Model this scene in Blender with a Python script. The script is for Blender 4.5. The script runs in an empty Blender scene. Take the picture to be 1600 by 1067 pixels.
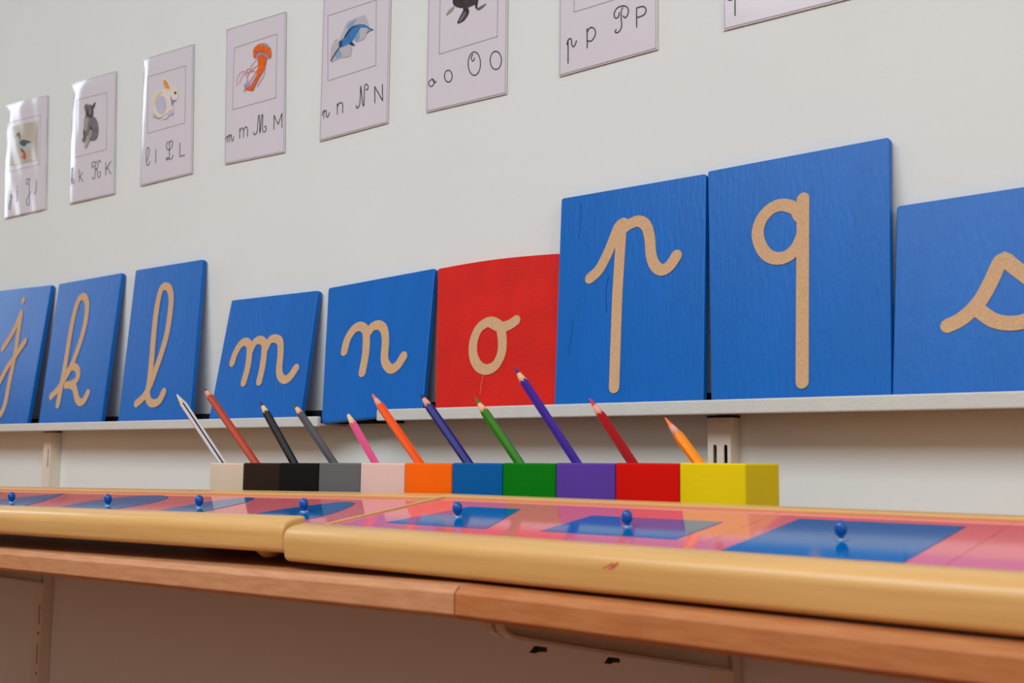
import bpy, bmesh, math, random
from mathutils import Vector as V, Matrix
from mathutils.geometry import tessellate_polygon
random.seed(4)
SC = bpy.context.scene
COL = SC.collection
# ------------------------------------------------------------------ camera
# the wall is the plane y = 0, the floor z = 0; measurements are taken from the lens at CAM
F_PX, YAW, PITCH, ROLL = 1730.57, 0.68848, 0.106319, 0.011125
CAM = V((0.0, -0.88, 0.74))
FW = V((-math.sin(YAW)*math.cos(PITCH), math.cos(YAW)*math.cos(PITCH), math.sin(PITCH)))
_R = V((math.cos(YAW), math.sin(YAW), 0)); _U = _R.cross(FW)
RT = _R*math.cos(ROLL) + _U*math.sin(ROLL); UP = -_R*math.sin(ROLL) + _U*math.cos(ROLL)
cd = bpy.data.cameras.new('camera'); cam = bpy.data.objects.new('camera', cd); COL.objects.link(cam)
cam.matrix_world = Matrix(((RT.x, UP.x, -FW.x, CAM.x), (RT.y, UP.y, -FW.y, CAM.y), (RT.z, UP.z, -FW.z, CAM.z), (0, 0, 0, 1)))
cd.sensor_width = 36; cd.lens = F_PX/1600*36; cd.clip_start = 0.02
cd.dof.use_dof = True; cd.dof.focus_distance = 1.10; cd.dof.aperture_fstop = 11
SC.camera = cam
# ------------------------------------------------------------------ world, light, exposure
SC.view_settings.view_transform = 'Standard'; SC.view_settings.look = 'None'
SC.view_settings.gamma = 1; SC.view_settings.use_curve_mapping = False
SC.view_settings.exposure = 0.0
wd = bpy.data.worlds.new('daylight'); SC.world = wd; wd.use_nodes = True
wd.node_tree.nodes['Background'].inputs[0].default_value = (0.62, 0.76, 1.0, 1)
wd.node_tree.nodes['Background'].inputs[1].default_value = 1.3
def area(name, loc, aim, sx, sy, power, col):
    l = bpy.data.lights.new(name, 'AREA'); l.shape = 'RECTANGLE'; l.size = sx; l.size_y = sy
    l.energy = power; l.color = col
    o = bpy.data.objects.new(name, l); COL.objects.link(o); o.location = loc
    o.rotation_euler = (V(aim)-V(loc)).to_track_quat('-Z', 'Y').to_euler()
    return o
RX0, RX1, RY1, RH = -3.4, 2.4, -4.0, 2.7        # room extents
area('ceiling_lamp_light', (-0.5, -2.35, 2.62), (-0.5, -2.35, 0), 3.2, 1.7, 101, (0.915, 0.99, 1.045))
area('window_light_left', (-3.36, -0.42, 1.75), (0, -0.42, 1.75), 0.5, 1.3, 8, (0.80, 0.90, 1.0))
area('fill_light_front', (-0.6, -3.96, 1.7), (-0.6, 0, 1.5), 3.0, 1.3, 4, (0.95, 0.97, 1.0))  # unseen fill added behind the camera; the front wall has no window
area('fill_light_right', (2.36, -1.3, 1.6), (-0.5, -0.9, 0.9), 1.4, 1.3, 28, (1.0, 0.97, 0.92))  # fill added to brighten right-facing sides; the right wall has no window
# ------------------------------------------------------------------ helpers
def ray(px, py): return FW*F_PX + RT*(px-800) - UP*(py-533.5)
def at_plane(px, py, p, n):
    r = ray(px, py); return CAM + r*((V(p)-CAM).dot(n)/r.dot(n))
def at_y(px, py, y): return at_plane(px, py, (0, y, 0), V((0, 1, 0)))
W = lambda x, y, z: V((x, y-0.88, z+CAM.z))       # from lens-relative to room coordinates

def mat(name, col, rough=0.5, spec=0.5, var=0.0, scale=40, bump=0.0, bscale=200, metal=0.0, stretch=(1, 1, 1), coat=0.0, col2=None, bstretch=None):
    m = bpy.data.materials.new(name); m.use_nodes = True; nt = m.node_tree; b = nt.nodes['Principled BSDF']
    b.inputs['Roughness'].default_value = rough; b.inputs['Specular IOR Level'].default_value = spec
    b.inputs['Metallic'].default_value = metal; b.inputs['Coat Weight'].default_value = coat; b.inputs['Coat Roughness'].default_value = 0.08
    c = tuple(((x/255)/12.92 if x/255 <= 0.04045 else ((x/255+0.055)/1.055)**2.4) for x in col)
    tc = nt.nodes.new('ShaderNodeTexCoord')
    mp = nt.nodes.new('ShaderNodeMapping'); mp.inputs['Scale'].default_value = stretch
    nt.links.new(tc.outputs['Object'], mp.inputs[0])
    if var > 0 or col2:
        n = nt.nodes.new('ShaderNodeTexNoise'); n.inputs['Scale'].default_value = scale; n.inputs['Detail'].default_value = 5
        nt.links.new(mp.outputs[0], n.inputs['Vector'])
        mx = nt.nodes.new('ShaderNodeMix'); mx.data_type = 'RGBA'
        r = nt.nodes.new('ShaderNodeMapRange'); r.inputs[1].default_value = 0.3; r.inputs[2].default_value = 0.7
        nt.links.new(n.outputs['Fac'], r.inputs[0]); nt.links.new(r.outputs[0], mx.inputs['Factor'])
        if col2:
            c2 = tuple(((x/255)/12.92 if x/255 <= 0.04045 else ((x/255+0.055)/1.055)**2.4) for x in col2)
        else:
            c2 = tuple(min(1, x*(1+var)) for x in c); c = tuple(x*(1-var) for x in c)
        mx.inputs['A'].default_value = (*c, 1); mx.inputs['B'].default_value = (*c2, 1)
        nt.links.new(mx.outputs['Result'], b.inputs['Base Color'])
    else:
        b.inputs['Base Color'].default_value = (*c, 1)
    if bump > 0:
        n2 = nt.nodes.new('ShaderNodeTexNoise'); n2.inputs['Scale'].default_value = bscale; n2.inputs['Detail'].default_value = 3
        mp2 = nt.nodes.new('ShaderNodeMapping'); mp2.inputs['Scale'].default_value = bstretch or stretch
        nt.links.new(tc.outputs['Object'], mp2.inputs[0]); nt.links.new(mp2.outputs[0], n2.inputs['Vector'])
        bp = nt.nodes.new('ShaderNodeBump'); bp.inputs['Strength'].default_value = bump; bp.inputs['Distance'].default_value = 0.001
        nt.links.new(n2.outputs['Fac'], bp.inputs['Height']); nt.links.new(bp.outputs[0], b.inputs['Normal'])
    return m
M = {}
M['wall'] = mat('wall_paint', (222, 229, 227), 0.85, 0.2, 0.012, 9, 0.25, 90)
M['far'] = mat('room_paint_taupe', (166, 138, 110), 0.85, 0.2)
M['ceiling'] = mat('ceiling_paint', (240, 238, 233), 0.9, 0.1)
M['floor'] = mat('floor_vinyl', (122, 66, 42), 0.6, 0.3, 0.1, 6)
M['blue'] = mat('blue_painted_board', (0, 100, 188), 0.36, 0.28, 0.05, 30, 0.35, 260, stretch=(1, 1, 0.12), bstretch=(1, 1, 0.25))
M['red'] = mat('red_painted_board', (206, 26, 14), 0.55, 0.2, 0.09, 22, 0.3, 300)
M['sand'] = mat('sandpaper', (212, 176, 136), 0.95, 0.1, 0.14, 900, 0.8, 1500)
M['lip'] = mat('white_shelf_paint', (205, 207, 202), 0.6, 0.3, 0.03, 60, 0.3, 400)
M['shelf'] = mat('thin_shelf_paint', (188, 184, 176), 0.6, 0.3)
M['black'] = mat('black_strip', (9, 12, 20), 0.6, 0.3)
M['metal'] = mat('upright_enamel', (220, 212, 198), 0.45, 0.4)
M['cream'] = mat('bracket_enamel', (208, 196, 172), 0.4, 0.4)
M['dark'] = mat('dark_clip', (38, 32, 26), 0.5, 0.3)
M['pine'] = mat('varnished_pine', (209, 163, 97), 0.36, 0.5, 0, 14, 0.12, 80, stretch=(0.6, 14, 14), col2=(221, 177, 110), coat=0.12)
M['board'] = mat('beech_edging', (184, 126, 84), 0.5, 0.4, 0, 30, 0.2, 120, stretch=(1.2, 9, 9), col2=(202, 146, 104))
M['board_red'] = mat('beech_edging_redder', (172, 102, 54), 0.5, 0.4, 0, 30, 0.2, 120, stretch=(1.2, 9, 9), col2=(188, 122, 74))
M['endgrain'] = mat('pine_end_grain', (214, 150, 92), 0.6, 0.3, 0.07, 120)
M['pink'] = mat('pink_enamel', (235, 116, 128), 0.07, 0.6)
M['insetblue'] = mat('blue_enamel', (0, 104, 176), 0.08, 0.5)
M['knob'] = mat('blue_knob_gloss', (0, 84, 164), 0.22, 0.5)
M['neck_glint'] = mat('knob_neck_glint', (150, 190, 220), 0.25, 0.6, metal=0.7)
M['wood'] = mat('pencil_cedar', (232, 180, 140), 0.7, 0.3, 0.08, 60, stretch=(1, 1, 0.2))
M['wood_pale'] = mat('pencil_basswood', (226, 196, 150), 0.7, 0.3, 0.08, 60)
M['wood_pink'] = mat('pencil_pink_cedar', (226, 160, 142), 0.7, 0.3, 0.08, 60)
M['crack'] = mat('dark_crack', (8, 34, 86), 0.8, 0.1)
M['scuff'] = mat('pale_scuff', (216, 120, 104), 0.7, 0.2)
M['ink'] = mat('printed_ink', (30, 28, 32), 0.35, 0.5)
M['greyline'] = mat('printed_grey_line', (160, 158, 166), 0.4, 0.5)
M['paper'] = mat('laminated_paper', (214, 213, 222), 0.16, 0.5, 0.006, 20, 0.02, 25)
M['film'] = mat('laminate_film', (222, 224, 226), 0.12, 0.6)

def link(o, parent=None):
    COL.objects.link(o)
    if parent: o.parent = parent
    return o
def build(name, bm, m, parent=None, smooth=False, bevel=0.0, segs=2):
    bm.normal_update()
    me = bpy.data.meshes.new(name); bm.to_mesh(me); bm.free()
    for mm in (m if isinstance(m, (list, tuple)) else [m]): me.materials.append(mm)
    o = link(bpy.data.objects.new(name, me), parent)
    if smooth:
        for p in me.polygons: p.use_smooth = True
    if bevel > 0:
        b = o.modifiers.new('bevel', 'BEVEL'); b.width = bevel; b.segments = segs; b.limit_method = 'ANGLE'; b.angle_limit = math.radians(40)
        b.harden_normals = False
    return o
def empty(name, loc, rot=None):
    o = bpy.data.objects.new(name, None); o.empty_display_size = 0.03; COL.objects.link(o); o.location = loc
    if rot is not None: o.matrix_world = Matrix.Translation(loc) @ rot.to_4x4()
    return o
def tag(o, label=None, cat=None, group=None, kind=None):
    if label: o['label'] = label
    if cat: o['category'] = cat
    if group: o['group'] = group
    if kind: o['kind'] = kind
    return o
def box(bm, a, b):
    x0, y0, z0 = a; x1, y1, z1 = b
    v = [bm.verts.new(p) for p in ((x0,y0,z0),(x1,y0,z0),(x1,y1,z0),(x0,y1,z0),(x0,y0,z1),(x1,y0,z1),(x1,y1,z1),(x0,y1,z1))]
    for f in ((0,3,2,1),(4,5,6,7),(0,1,5,4),(1,2,6,5),(2,3,7,6),(3,0,4,7)): bm.faces.new([v[i] for i in f])
def box_bm(a, b):
    bm = bmesh.new(); box(bm, a, b); return bm
def prism(bm, prof, x0, x1, fn=lambda x, y, z: V((x, y, z))):
    """profile of (y, z) points swept along x, closed ends"""
    a = [bm.verts.new(fn(x0, y, z)) for y, z in prof]; b = [bm.verts.new(fn(x1, y, z)) for y, z in prof]
    n = len(prof)
    for i in range(n): bm.faces.new((a[i], a[(i+1) % n], b[(i+1) % n], b[i]))
    bm.faces.new(a[::-1]); bm.faces.new(b)
    bmesh.ops.recalc_face_normals(bm, faces=bm.faces[:])
def lathe(bm, prof, n=20, c=(0, 0, 0)):
    rings = []
    for r, z in prof:
        if r < 1e-7: rings.append([bm.verts.new((c[0], c[1], c[2]+z))])
        else: rings.append([bm.verts.new((c[0]+r*math.cos(2*math.pi*i/n), c[1]+r*math.sin(2*math.pi*i/n), c[2]+z)) for i in range(n)])
    for A, B in zip(rings, rings[1:]):
        for i in range(n):
            j = (i+1) % n
            q = [A[i % len(A)], A[j % len(A)], B[j % len(B)], B[i % len(B)]]
            q2 = []
            for v in q:
                if v not in q2: q2.append(v)
            if len(q2) > 2: bm.faces.new(q2)
    bmesh.ops.recalc_face_normals(bm, faces=bm.faces[:])
def smooth_line(pts, k=8, closed=False):
    pts = [V((p[0], p[1])) for p in pts]; n = len(pts)
    if n < 3: return pts
    out = []
    rng = range(n if closed else n-1)
    for i in rng:
        if closed: p0, p1, p2, p3 = pts[i-1], pts[i], pts[(i+1) % n], pts[(i+2) % n]
        else: p1, p2 = pts[i], pts[i+1]; p0 = pts[i-1] if i > 0 else p1*2-p2; p3 = pts[i+2] if i+2 < n else p2*2-p1
        for s in range(k):
            t = s/k
            out.append(0.5*((2*p1)+(p2-p0)*t+(2*p0-5*p1+4*p2-p3)*t*t+(3*p1-p0-3*p2+p3)*t**3))
    if not closed: out.append(pts[-1])
    return out
def resample(line, step):
    out = [line[0]]; acc = 0
    for a, b in zip(line, line[1:]):
        d = (b-a).length
        while acc+d >= step and d > 0:
            t = (step-acc)/d; a = a+(b-a)*t; out.append(a.copy()); d = (b-a).length; acc = 0
        acc += d
    if (out[-1]-line[-1]).length > step*0.3: out.append(line[-1])
    return out
def stroke(bm, line, w, put, h0, h1, rise=0.0):
    """ribbon with round caps along a 2-D line, raised from h0 to h1; put(u, v, h) -> 3-D"""
    n = len(line)
    L, R = [], []
    for i, p in enumerate(line):
        t = (line[min(i+1, n-1)]-line[max(i-1, 0)])
        if t.length < 1e-9: t = V((1, 0))
        t.normalize(); nn = V((-t.y, t.x))
        L.append(p+nn*w/2); R.append(p-nn*w/2)
    def cap(c, t, steps=7):
        t = t.normalized(); a0 = math.atan2(t.y, t.x)
        return [c+V((math.cos(a0+math.pi/2-math.pi*k/steps), math.sin(a0+math.pi/2-math.pi*k/steps)))*w/2 for k in range(1, steps)]
    endc = cap(line[-1], line[-1]-line[-2]); stc = cap(line[0], line[0]-line[1])
    tl = [bm.verts.new(put(p.x, p.y, h1+rise*i)) for i, p in enumerate(L)]; tr = [bm.verts.new(put(p.x, p.y, h1+rise*i)) for i, p in enumerate(R)]
    bl = [bm.verts.new(put(p.x, p.y, h0)) for p in L]; br = [bm.verts.new(put(p.x, p.y, h0)) for p in R]
    for i in range(n-1):
        bm.faces.new((tl[i], tr[i], tr[i+1], tl[i+1]))
        bm.faces.new((tl[i], tl[i+1], bl[i+1], bl[i])); bm.faces.new((tr[i+1], tr[i], br[i], br[i+1]))
    for pts, a, b, c, d, hc in ((endc, tl[-1], tr[-1], bl[-1], br[-1], h1+rise*(n-1)), (stc, tr[0], tl[0], br[0], bl[0], h1)):
        tv = [bm.verts.new(put(p.x, p.y, hc)) for p in pts]; bv = [bm.verts.new(put(p.x, p.y, h0)) for p in pts]
        bm.faces.new([a]+tv+[b])
        seq = [a]+tv+[b]; seb = [c]+bv+[d]
        for i in range(len(seq)-1): bm.faces.new((seq[i+1], seq[i], seb[i], seb[i+1]))
def ellipse(cx, cy, rx, ry, n=28, a0=0, a1=360, tilt=0):
    o = []
    for i in range(n+1):
        a = math.radians(a0+(a1-a0)*i/n); x, y = rx*math.cos(a), ry*math.sin(a)
        o.append((cx+x+tilt*y, cy+y))
    return o

# ------------------------------------------------------------------ room shell
def struct(name, bm, m): return tag(build(name, bm, m), kind='structure')
struct('wall_back', box_bm((RX0-0.1, 0, 0), (RX1+0.1, 0.1, RH)), M['wall'])
struct('floor', box_bm((RX0-0.1, RY1-0.1, -0.1), (RX1+0.1, 0.1, 0)), M['floor'])
struct('ceiling', box_bm((RX0-0.1, RY1-0.1, RH), (RX1+0.1, 0.1, RH+0.1)), M['ceiling'])
struct('wall_right', box_bm((RX1, RY1-0.1, 0), (RX1+0.1, 0, RH)), M['far'])
struct('wall_front', box_bm((RX0-0.1, RY1-0.1, 0), (RX1, RY1, RH)), M['far'])
bm = bmesh.new()
wy0, wy1, wz0, wz1 = -0.67, -0.17, 1.10, 2.40
box(bm, (RX0-0.1, RY1, 0), (RX0, wy0, RH)); box(bm, (RX0-0.1, wy1, 0), (RX0, 0, RH))
box(bm, (RX0-0.1, wy0, 0), (RX0, wy1, wz0)); box(bm, (RX0-0.1, wy0, wz1), (RX0, wy1, RH))
struct('wall_left', bm, M['far'])
bm = bmesh.new()
for a, b in (((RX0-0.06, wy0, wz0), (RX0-0.01, wy0+0.04, wz1)), ((RX0-0.06, wy1-0.04, wz0), (RX0-0.01, wy1, wz1)),
             ((RX0-0.06, wy0+0.04, wz0), (RX0-0.01, wy1-0.04, wz0+0.04)), ((RX0-0.06, wy0+0.04, wz1-0.04), (RX0-0.01, wy1-0.04, wz1))): box(bm, a, b)
_w = struct('window_1', bm, M['ceiling'])
_g = mat('window_glass', (240, 245, 248), 0.0, 0.5); _g.node_tree.nodes['Principled BSDF'].inputs['Transmission Weight'].default_value = 1.0
build('pane', box_bm((RX0-0.04, wy0+0.04, wz0+0.04), (RX0-0.036, wy1-0.04, wz1-0.04)), _g, _w)

# ------------------------------------------------------------------ slotted uprights
def upright(face_x0, face_x1, z_top, z_bot, slots, label, depth=0.017):
    """channel with real slots cut in its front; slots = list of (x offset, z centre, length)"""
    y0 = -depth
    root = empty('slotted_upright', V((face_x1, 0, CAM.z+z_bot)))
    tag(root, label, 'shelf upright')
    ox, oz = face_x1, CAM.z+z_bot
    w = face_x1-face_x0; h = z_top-z_bot
    bm = bmesh.new()
    def loop(pts):
        vs = [bm.verts.new((x-ox, y0, z)) for x, z in pts]
        return [bm.edges.new((vs[i], vs[(i+1) % len(vs)])) for i in range(len(vs))]
    ed = loop([(face_x0, 0), (face_x1, 0), (face_x1, h), (face_x0, h)])
    for (sx, sz, sl, sw) in slots:
        z = sz-z_bot; pts = []
        r = sw/2; hl = max(sl/2-r, 0)
        for k in range(9): a = math.pi*k/8; pts.append((sx+r*math.cos(a), z+hl+r*math.sin(a)))
        for k in range(9): a = math.pi+math.pi*k/8; pts.append((sx+r*math.cos(a), z-hl+r*math.sin(a)))
        if hl == 0: pts = [(sx+r*math.cos(2*math.pi*k/16), z+r*math.sin(2*math.pi*k/16)) for k in range(16)]
        ed += loop(pts)
    bmesh.ops.triangle_fill(bm, use_beauty=True, use_dissolve=False, edges=ed)
    bmesh.ops.recalc_face_normals(bm, faces=bm.faces[:])
    ex = bmesh.ops.extrude_face_region(bm, geom=bm.faces[:])
    bmesh.ops.translate(bm, verts=[v for v in ex['geom'] if isinstance(v, bmesh.types.BMVert)], vec=(0, 0.0016, 0))
    bmesh.ops.recalc_face_normals(bm, faces=bm.faces[:])
    build('front_plate', bm, M['metal'], root)
    for x in (face_x0, face_x1-0.0016):
        build('side_flange', box_bm((x-ox, y0+0.0016, 0), (x-ox+0.0016, -0.0005, h)), M['metal'], root)
    build('slot_shade_sheet', box_bm((face_x0-ox+0.0016, -0.004, 0), (w*0+face_x1-ox-0.0016, -0.0005, h)), M['dark'], root)  # dark sheet standing in for the shade behind the slots
    cap = build('top_cap', box_bm((face_x0-ox-0.0004, y0-0.0004, h), (0.0004, -0.0003, h+0.0018)), M['black'], root)
    tag(cap, 'thin black cap')
    return root
P0 = 0.0583
zs = [-0.0052-P0*k for k in range(0, 10)]
sl = [(-1.6190-0.0045, z, 0.029, 0.0036) for z in zs] + [(-1.6190-0.0045, -0.2663+P0*k, 0.005, 0.0052) for k in (0, -1, -2)]
upright(-1.6385, -1.6165, 0.0335, -0.55, sl, 'left slotted white upright, under the ledge below the k board')
zr = [0.0151-0.0145-P0*k for k in (0, 1, 2, 4, 5, 6, 7, 8)]
sl = [(x, z, 0.029, 0.0036) for z in zr for x in (-0.4794, -0.4690)]
upright(-0.4865, -0.4640, 0.0385, -0.55, sl, 'right slotted white upright, behind the yellow block below the p and q boards')

# ------------------------------------------------------------------ brackets under the lower board
def bracket(x, label, zoff=0.0):
    root = empty('shelf_bracket', W(x, 0.861, -0.1765+zoff)); tag(root, label, 'shelf bracket')
    O = W(x, 0.861, -0.1765+zoff)
    prof = [(0.861, -0.1765), (0.861, -0.099), (0.5560, -0.0990), (0.5530, -0.1035), (0.5570, -0.1105), (0.5650, -0.1145), (0.5913, -0.1204), (0.678, -0.1387), (0.7247, -0.1483)]
    bm = bmesh.new()
    prism(bm, [(W(0, y, z+zoff).y-O.y, W(0, y, z+zoff).z-O.z) for y, z in prof], -0.0015, 0.0015)
    build('web_plate', bm, M['cream'], root)
    lo = prof[3:]+[prof[0]]
    bm = bmesh.new()
    pts = [(W(0, y, z+zoff).y-O.y, W(0, y, z+zoff).z-O.z) for y, z in lo]
    prism(bm, pts+[(y+0.0002, z+0.0022) for y, z in pts[::-1]], -0.007, 0.0085)
    build('bottom_flange', bm, M['cream'], root)
    for y, z in ((0.597, -0.1225), (0.684, -0.1408)):
        bm = bmesh.new(); p = W(0, y, z+zoff)-V((0, O.y, O.z)); p.x = 0
        prism(bm, [(p.y-0.007, p.z-0.0046), (p.y-0.001, p.z-0.001), (p.y+0.005, p.z-0.002), (p.y+0.0052, p.z-0.0052), (p.y+0.001, p.z-0.0045), (p.y-0.005, p.z-0.0040)], 0.001, 0.007)
        tag(build('clip', bm, M['dark'], root), 'small dark clip')
    for z in (-0.115, -0.15):
        build('hook', box_bm((-0.0012, -0.001, z+0.1765-0.006), (0.0012, 0.006, z+0.1765+0.006)), M['dark'], root)
    return root
bracket(-0.4690, 'long tapering cream bracket under the right part of the wooden counter')
bracket(-1.6200, 'shaded bracket on the left slotted upright, at the far left under the counter', -0.0165)

# ------------------------------------------------------------------ ledge on the wall
def ledge(x0, x1, zt, zb, lipx0, lipx1, label, sx1=None):
    root = empty('picture_ledge', W(x0, 0.879, zb)); tag(root, label, 'ledge')
    O = W(x0, 0.879, zb)
    def b(xa, xb, ya, yb, za, zb_): return box_bm(tuple(W(xa, ya, za)-O), tuple(W(xb, yb, zb_)-O))
    build('shelf_plate', b(x0, x1, 0.8415, 0.8795, zb+0.0015, zb+0.004), M['shelf'], root)
    build('front_lip', b(lipx0, lipx1, 0.836, 0.8415, zb, zt), M['lip'], root, bevel=0.0012)
    tag(build('black_back_strip', b(x0, sx1 or x1, 0.868, 0.8795, zb+0.004, zb+0.0205), M['black'], root), 'black strip at the back of the ledge')
    return root
ledge(-2.35, -0.9737, 0.0467, 0.0350, -2.35, -0.9737, 'left piece of the narrow white ledge, holding the j, k, l and m boards', -0.8782)
ledge(-0.8775, 0.25, 0.0526, 0.0403, -0.8772, 0.25, 'right piece of the narrow white ledge, from the n board to the s board')

# ------------------------------------------------------------------ sandpaper letter boards
def board(ch, corners, lines, zbot, label, colour='blue', th=0.0066, y_b=0.8445, y_t=0.8720, wmm=0.0112, extra=None, marks=()):
    """corners TL, TR, BR, BL seen at the front face; lines = letter strokes (image points)"""
    zbl, zbr = zbot if isinstance(zbot, tuple) else (zbot, zbot); zbot = zbl
    ztop = CAM.z + sum(at_y(*c, y_t-0.88).z for c in corners[:2])/2 - CAM.z
    p0 = W(0, y_b, zbot); p1 = V((0, y_t-0.88, ztop))
    up = (p1-p0); up.x = 0; up.normalize(); ex = V((1, 0, 0)); nrm = V((0, up.z, -up.y)); nrm = -nrm if nrm.y > 0 else nrm   # towards the viewer
    pts = [at_plane(*c, p0, nrm) for c in corners]
    # carry the sides down to the shelf
    for i, j, zz in ((3, 0, zbl), (2, 1, zbr)):
        d = pts[j]-pts[i]; pts[i] = pts[i]+d*((CAM.z+zz-pts[i].z)/d.z)
    O = pts[3].copy()
    rot = Matrix((ex, -nrm, up)).transposed()       # local x = along, y = into the board, z = up
    if rot.determinant() < 0: raise Exception('frame')
    inv = rot.transposed()
    root = empty('letter_board', O, rot)
    tag(root, label, 'letter board', 'letter boards along the ledge')
    q = [inv @ (p-O) for p in pts]
    # order BL, BR, TR, TL
    quad = [q[3], q[2], q[1], q[0]]
    bm = bmesh.new(); r = 0.003
    outline = []
    for i in range(4):
        a, b, c = quad[i-1], quad[i], quad[(i+1) % 4]
        d1 = (a-b).normalized()*r; d2 = (c-b).normalized()*r
        for t in (0, 0.33, 0.67, 1.0):
            s = (b+d1)*(1-t)**2 + b*2*t*(1-t) + (b+d2)*t*t if True else b
            outline.append(s)
    if extra:  # slight bow of the top edge
        n = len(outline); top_r = outline[11]; top_l = outline[12]
        ins = []
        for k in range(1, 12):
            t = k/12; ins.append(top_r*(1-t)+top_l*t+V((0, 0, extra*math.sin(math.pi*t))))
        outline = outline[:12]+ins+outline[12:]
    f = [bm.verts.new((p.x, 0, p.z)) for p in outline]; g = [bm.verts.new((p.x, th, p.z)) for p in outline]
    n = len(f)
    bm.faces.new(f); bm.faces.new(g[::-1])
    for i in range(n): bm.faces.new((f[i], g[i], g[(i+1) % n], f[(i+1) % n]))
    bmesh.ops.recalc_face_normals(bm, faces=bm.faces[:])
    build('panel', bm, M[colour], root, bevel=0.0009)
    bm = bmesh.new()
    def loc(px, py):
        p = inv @ (at_plane(px, py, p0, nrm)-O); return V((p.x, p.z))
    for k, ln in enumerate(lines):
        dot = len(ln) == 1
        if dot:
            c = loc(*ln[0]); L = [c-V((0.0004, 0)), c+V((0.0004, 0))]
        else:
            L = resample(smooth_line([loc(*p) for p in ln], 10), 0.0022)
        stroke(bm, L, wmm, lambda u, v, h: V((u, -h, v)), -0.0001, 0.0006+0.00003*k, 2.0e-6)
    s = build('letter_'+ch, bm, M['sand'], root)
    tag(s, 'tan sandpaper handwritten letter ' + ch)
    for mname, mm_, mw_, ml_, mlab in marks:
        bm = bmesh.new(); stroke(bm, resample(smooth_line([loc(*p) for p in ml_], 6), 0.002), mw_, lambda u, v, h: V((u, -h, v)), -0.0001, 0.00008)
        tag(build(mname, bm, M[mm_], root), mlab)
    return root
def crop(x0, y0, s, pts): return [(x0+x/s, y0+y/s) for x, y in pts]
A = lambda pts: crop(0, 380, 3.441, pts)
KZ = lambda pts: crop(60, 410, 3.953, pts)
MN = lambda pts: crop(300, 400, 3.68, pts)
OP = lambda pts: crop(660, 200, 2.3196, pts)
QS = lambda pts: crop(1090, 190, 2.2706, pts)
ZL, ZR = 0.0392, 0.0445
board('j', [(-35, 458), (80.5, 445), (42, 662), (-95, 665)],
      [[(36.8, 469.4)], [(4.7, 544.8), (20, 520), (28, 503), (33.5, 489)], [(33.5, 489), (29, 520), (23, 558), (14.5, 600), (7.5, 634), (-2, 651), (-13, 652), (-17, 636), (-11, 615), (0, 597), (12, 574), (24, 557), (40, 533)]],
      ZL, 'blue board with the sandpaper letter j, at the left edge of the photo')
board('k', [(92, 443.5), (190.5, 426), (157.5, 659), (60, 661)],
      [KZ([(80,828),(125,780),(165,715),(205,640),(240,550),(270,460),(292,370),(302,290),(300,240),(284,212),(258,222),(235,275),(212,370),(192,480),(170,620),(150,730),(135,810),(122,880)]),
       KZ([(160,722),(182,675),(208,648),(232,648),(246,672),(244,710),(222,742),(195,755),(172,758)]), KZ([(195,756),(220,768),(231,800),(240,842),(262,865),(285,850),(308,803)])],
      ZL, 'blue board with the sandpaper letter k, between the j and l boards')
board('l', [(212, 422), (317, 405), (296, 657), (184, 659)],
      [A([(735,862),(775,825),(810,760),(835,690),(870,590),(900,480),(918,360),(922,290),(912,245),(890,232),(868,250),(850,320),(838,400),(828,500),(818,620),(806,740),(795,800),(802,845),(828,862),(860,845),(882,800)])],
      ZL, 'tall blue board with the looped sandpaper letter l')
board('m', [(362, 469), (497.5, 453.5), (469, 653), (326, 656)],
      [MN([(232,615),(250,560),(280,510),(308,493),(330,510),(332,560),(322,640),(298,728)]), MN([(338,545),(360,500),(390,483),(415,498),(418,540),(408,630),(388,722)]), MN([(426,530),(450,485),(482,475),(508,495),(511,560),(503,650),(512,695),(538,712),(568,692),(600,645)])],
      ZL, 'short blue board with the sandpaper letter m', wmm=0.0108)
board('n', [(513, 450), (679.5, 419), (660, 640), (502, 661.5)],
      [MN([(877,548),(895,480),(930,425),(965,405),(995,420),(1004,460),(1000,560),(980,672)]), MN([(1008,450),(1040,408),(1078,398),(1106,425),(1114,490),(1108,585),(1122,630),(1150,650),(1185,628),(1218,577)])],
      (0.0392, 0.0483), 'short blue board with the sandpaper letter n, dropped into the gap of the ledge')
board('o', [(684, 419.5), (874, 395.5), (870, 634), (680, 638)],
      [OP([(285,722),(262,706),(236,705),(205,728),(186,775),(186,825),(203,862),(232,876),(264,862),(286,822),(291,775),(285,722)]), OP([(252,706),(285,721),(315,714),(340,698)])],
      ZR, 'red board with the sandpaper letter o, between the n and p boards', 'red', y_b=0.8460, y_t=0.8728, extra=0.0024, marks=(('scuff', 'scuff', 0.0006, [(755, 586), (752, 600), (750, 616)], 'pale scuff'),))
board('p', [(877, 310), (1103, 271), (1099, 624), (866, 633)],
      [OP([(608,545),(640,515),(670,460),(695,400),(712,358),(728,346)]), OP([(724,348),(718,440),(708,600),(702,760),(696,940)]), OP([(722,372),(750,350),(785,338),(812,355),(825,400),(830,460),(845,500),(870,515),(897,500),(922,463)])],
      ZR, 'tall blue board with the sandpaper letter p, right of the red board', y_b=0.8430, y_t=0.8705, marks=(('crack', 'crack', 0.0006, [(951, 432), (948, 447), (947, 468), (948, 488)], 'fine dark crack'), ('crack', 'crack', 0.0004, [(908, 316), (907, 345), (904, 372)], 'fine dark crack'), ('crack', 'crack', 0.0004, [(895, 500), (892, 530), (888, 556)], 'fine dark crack')))
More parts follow.
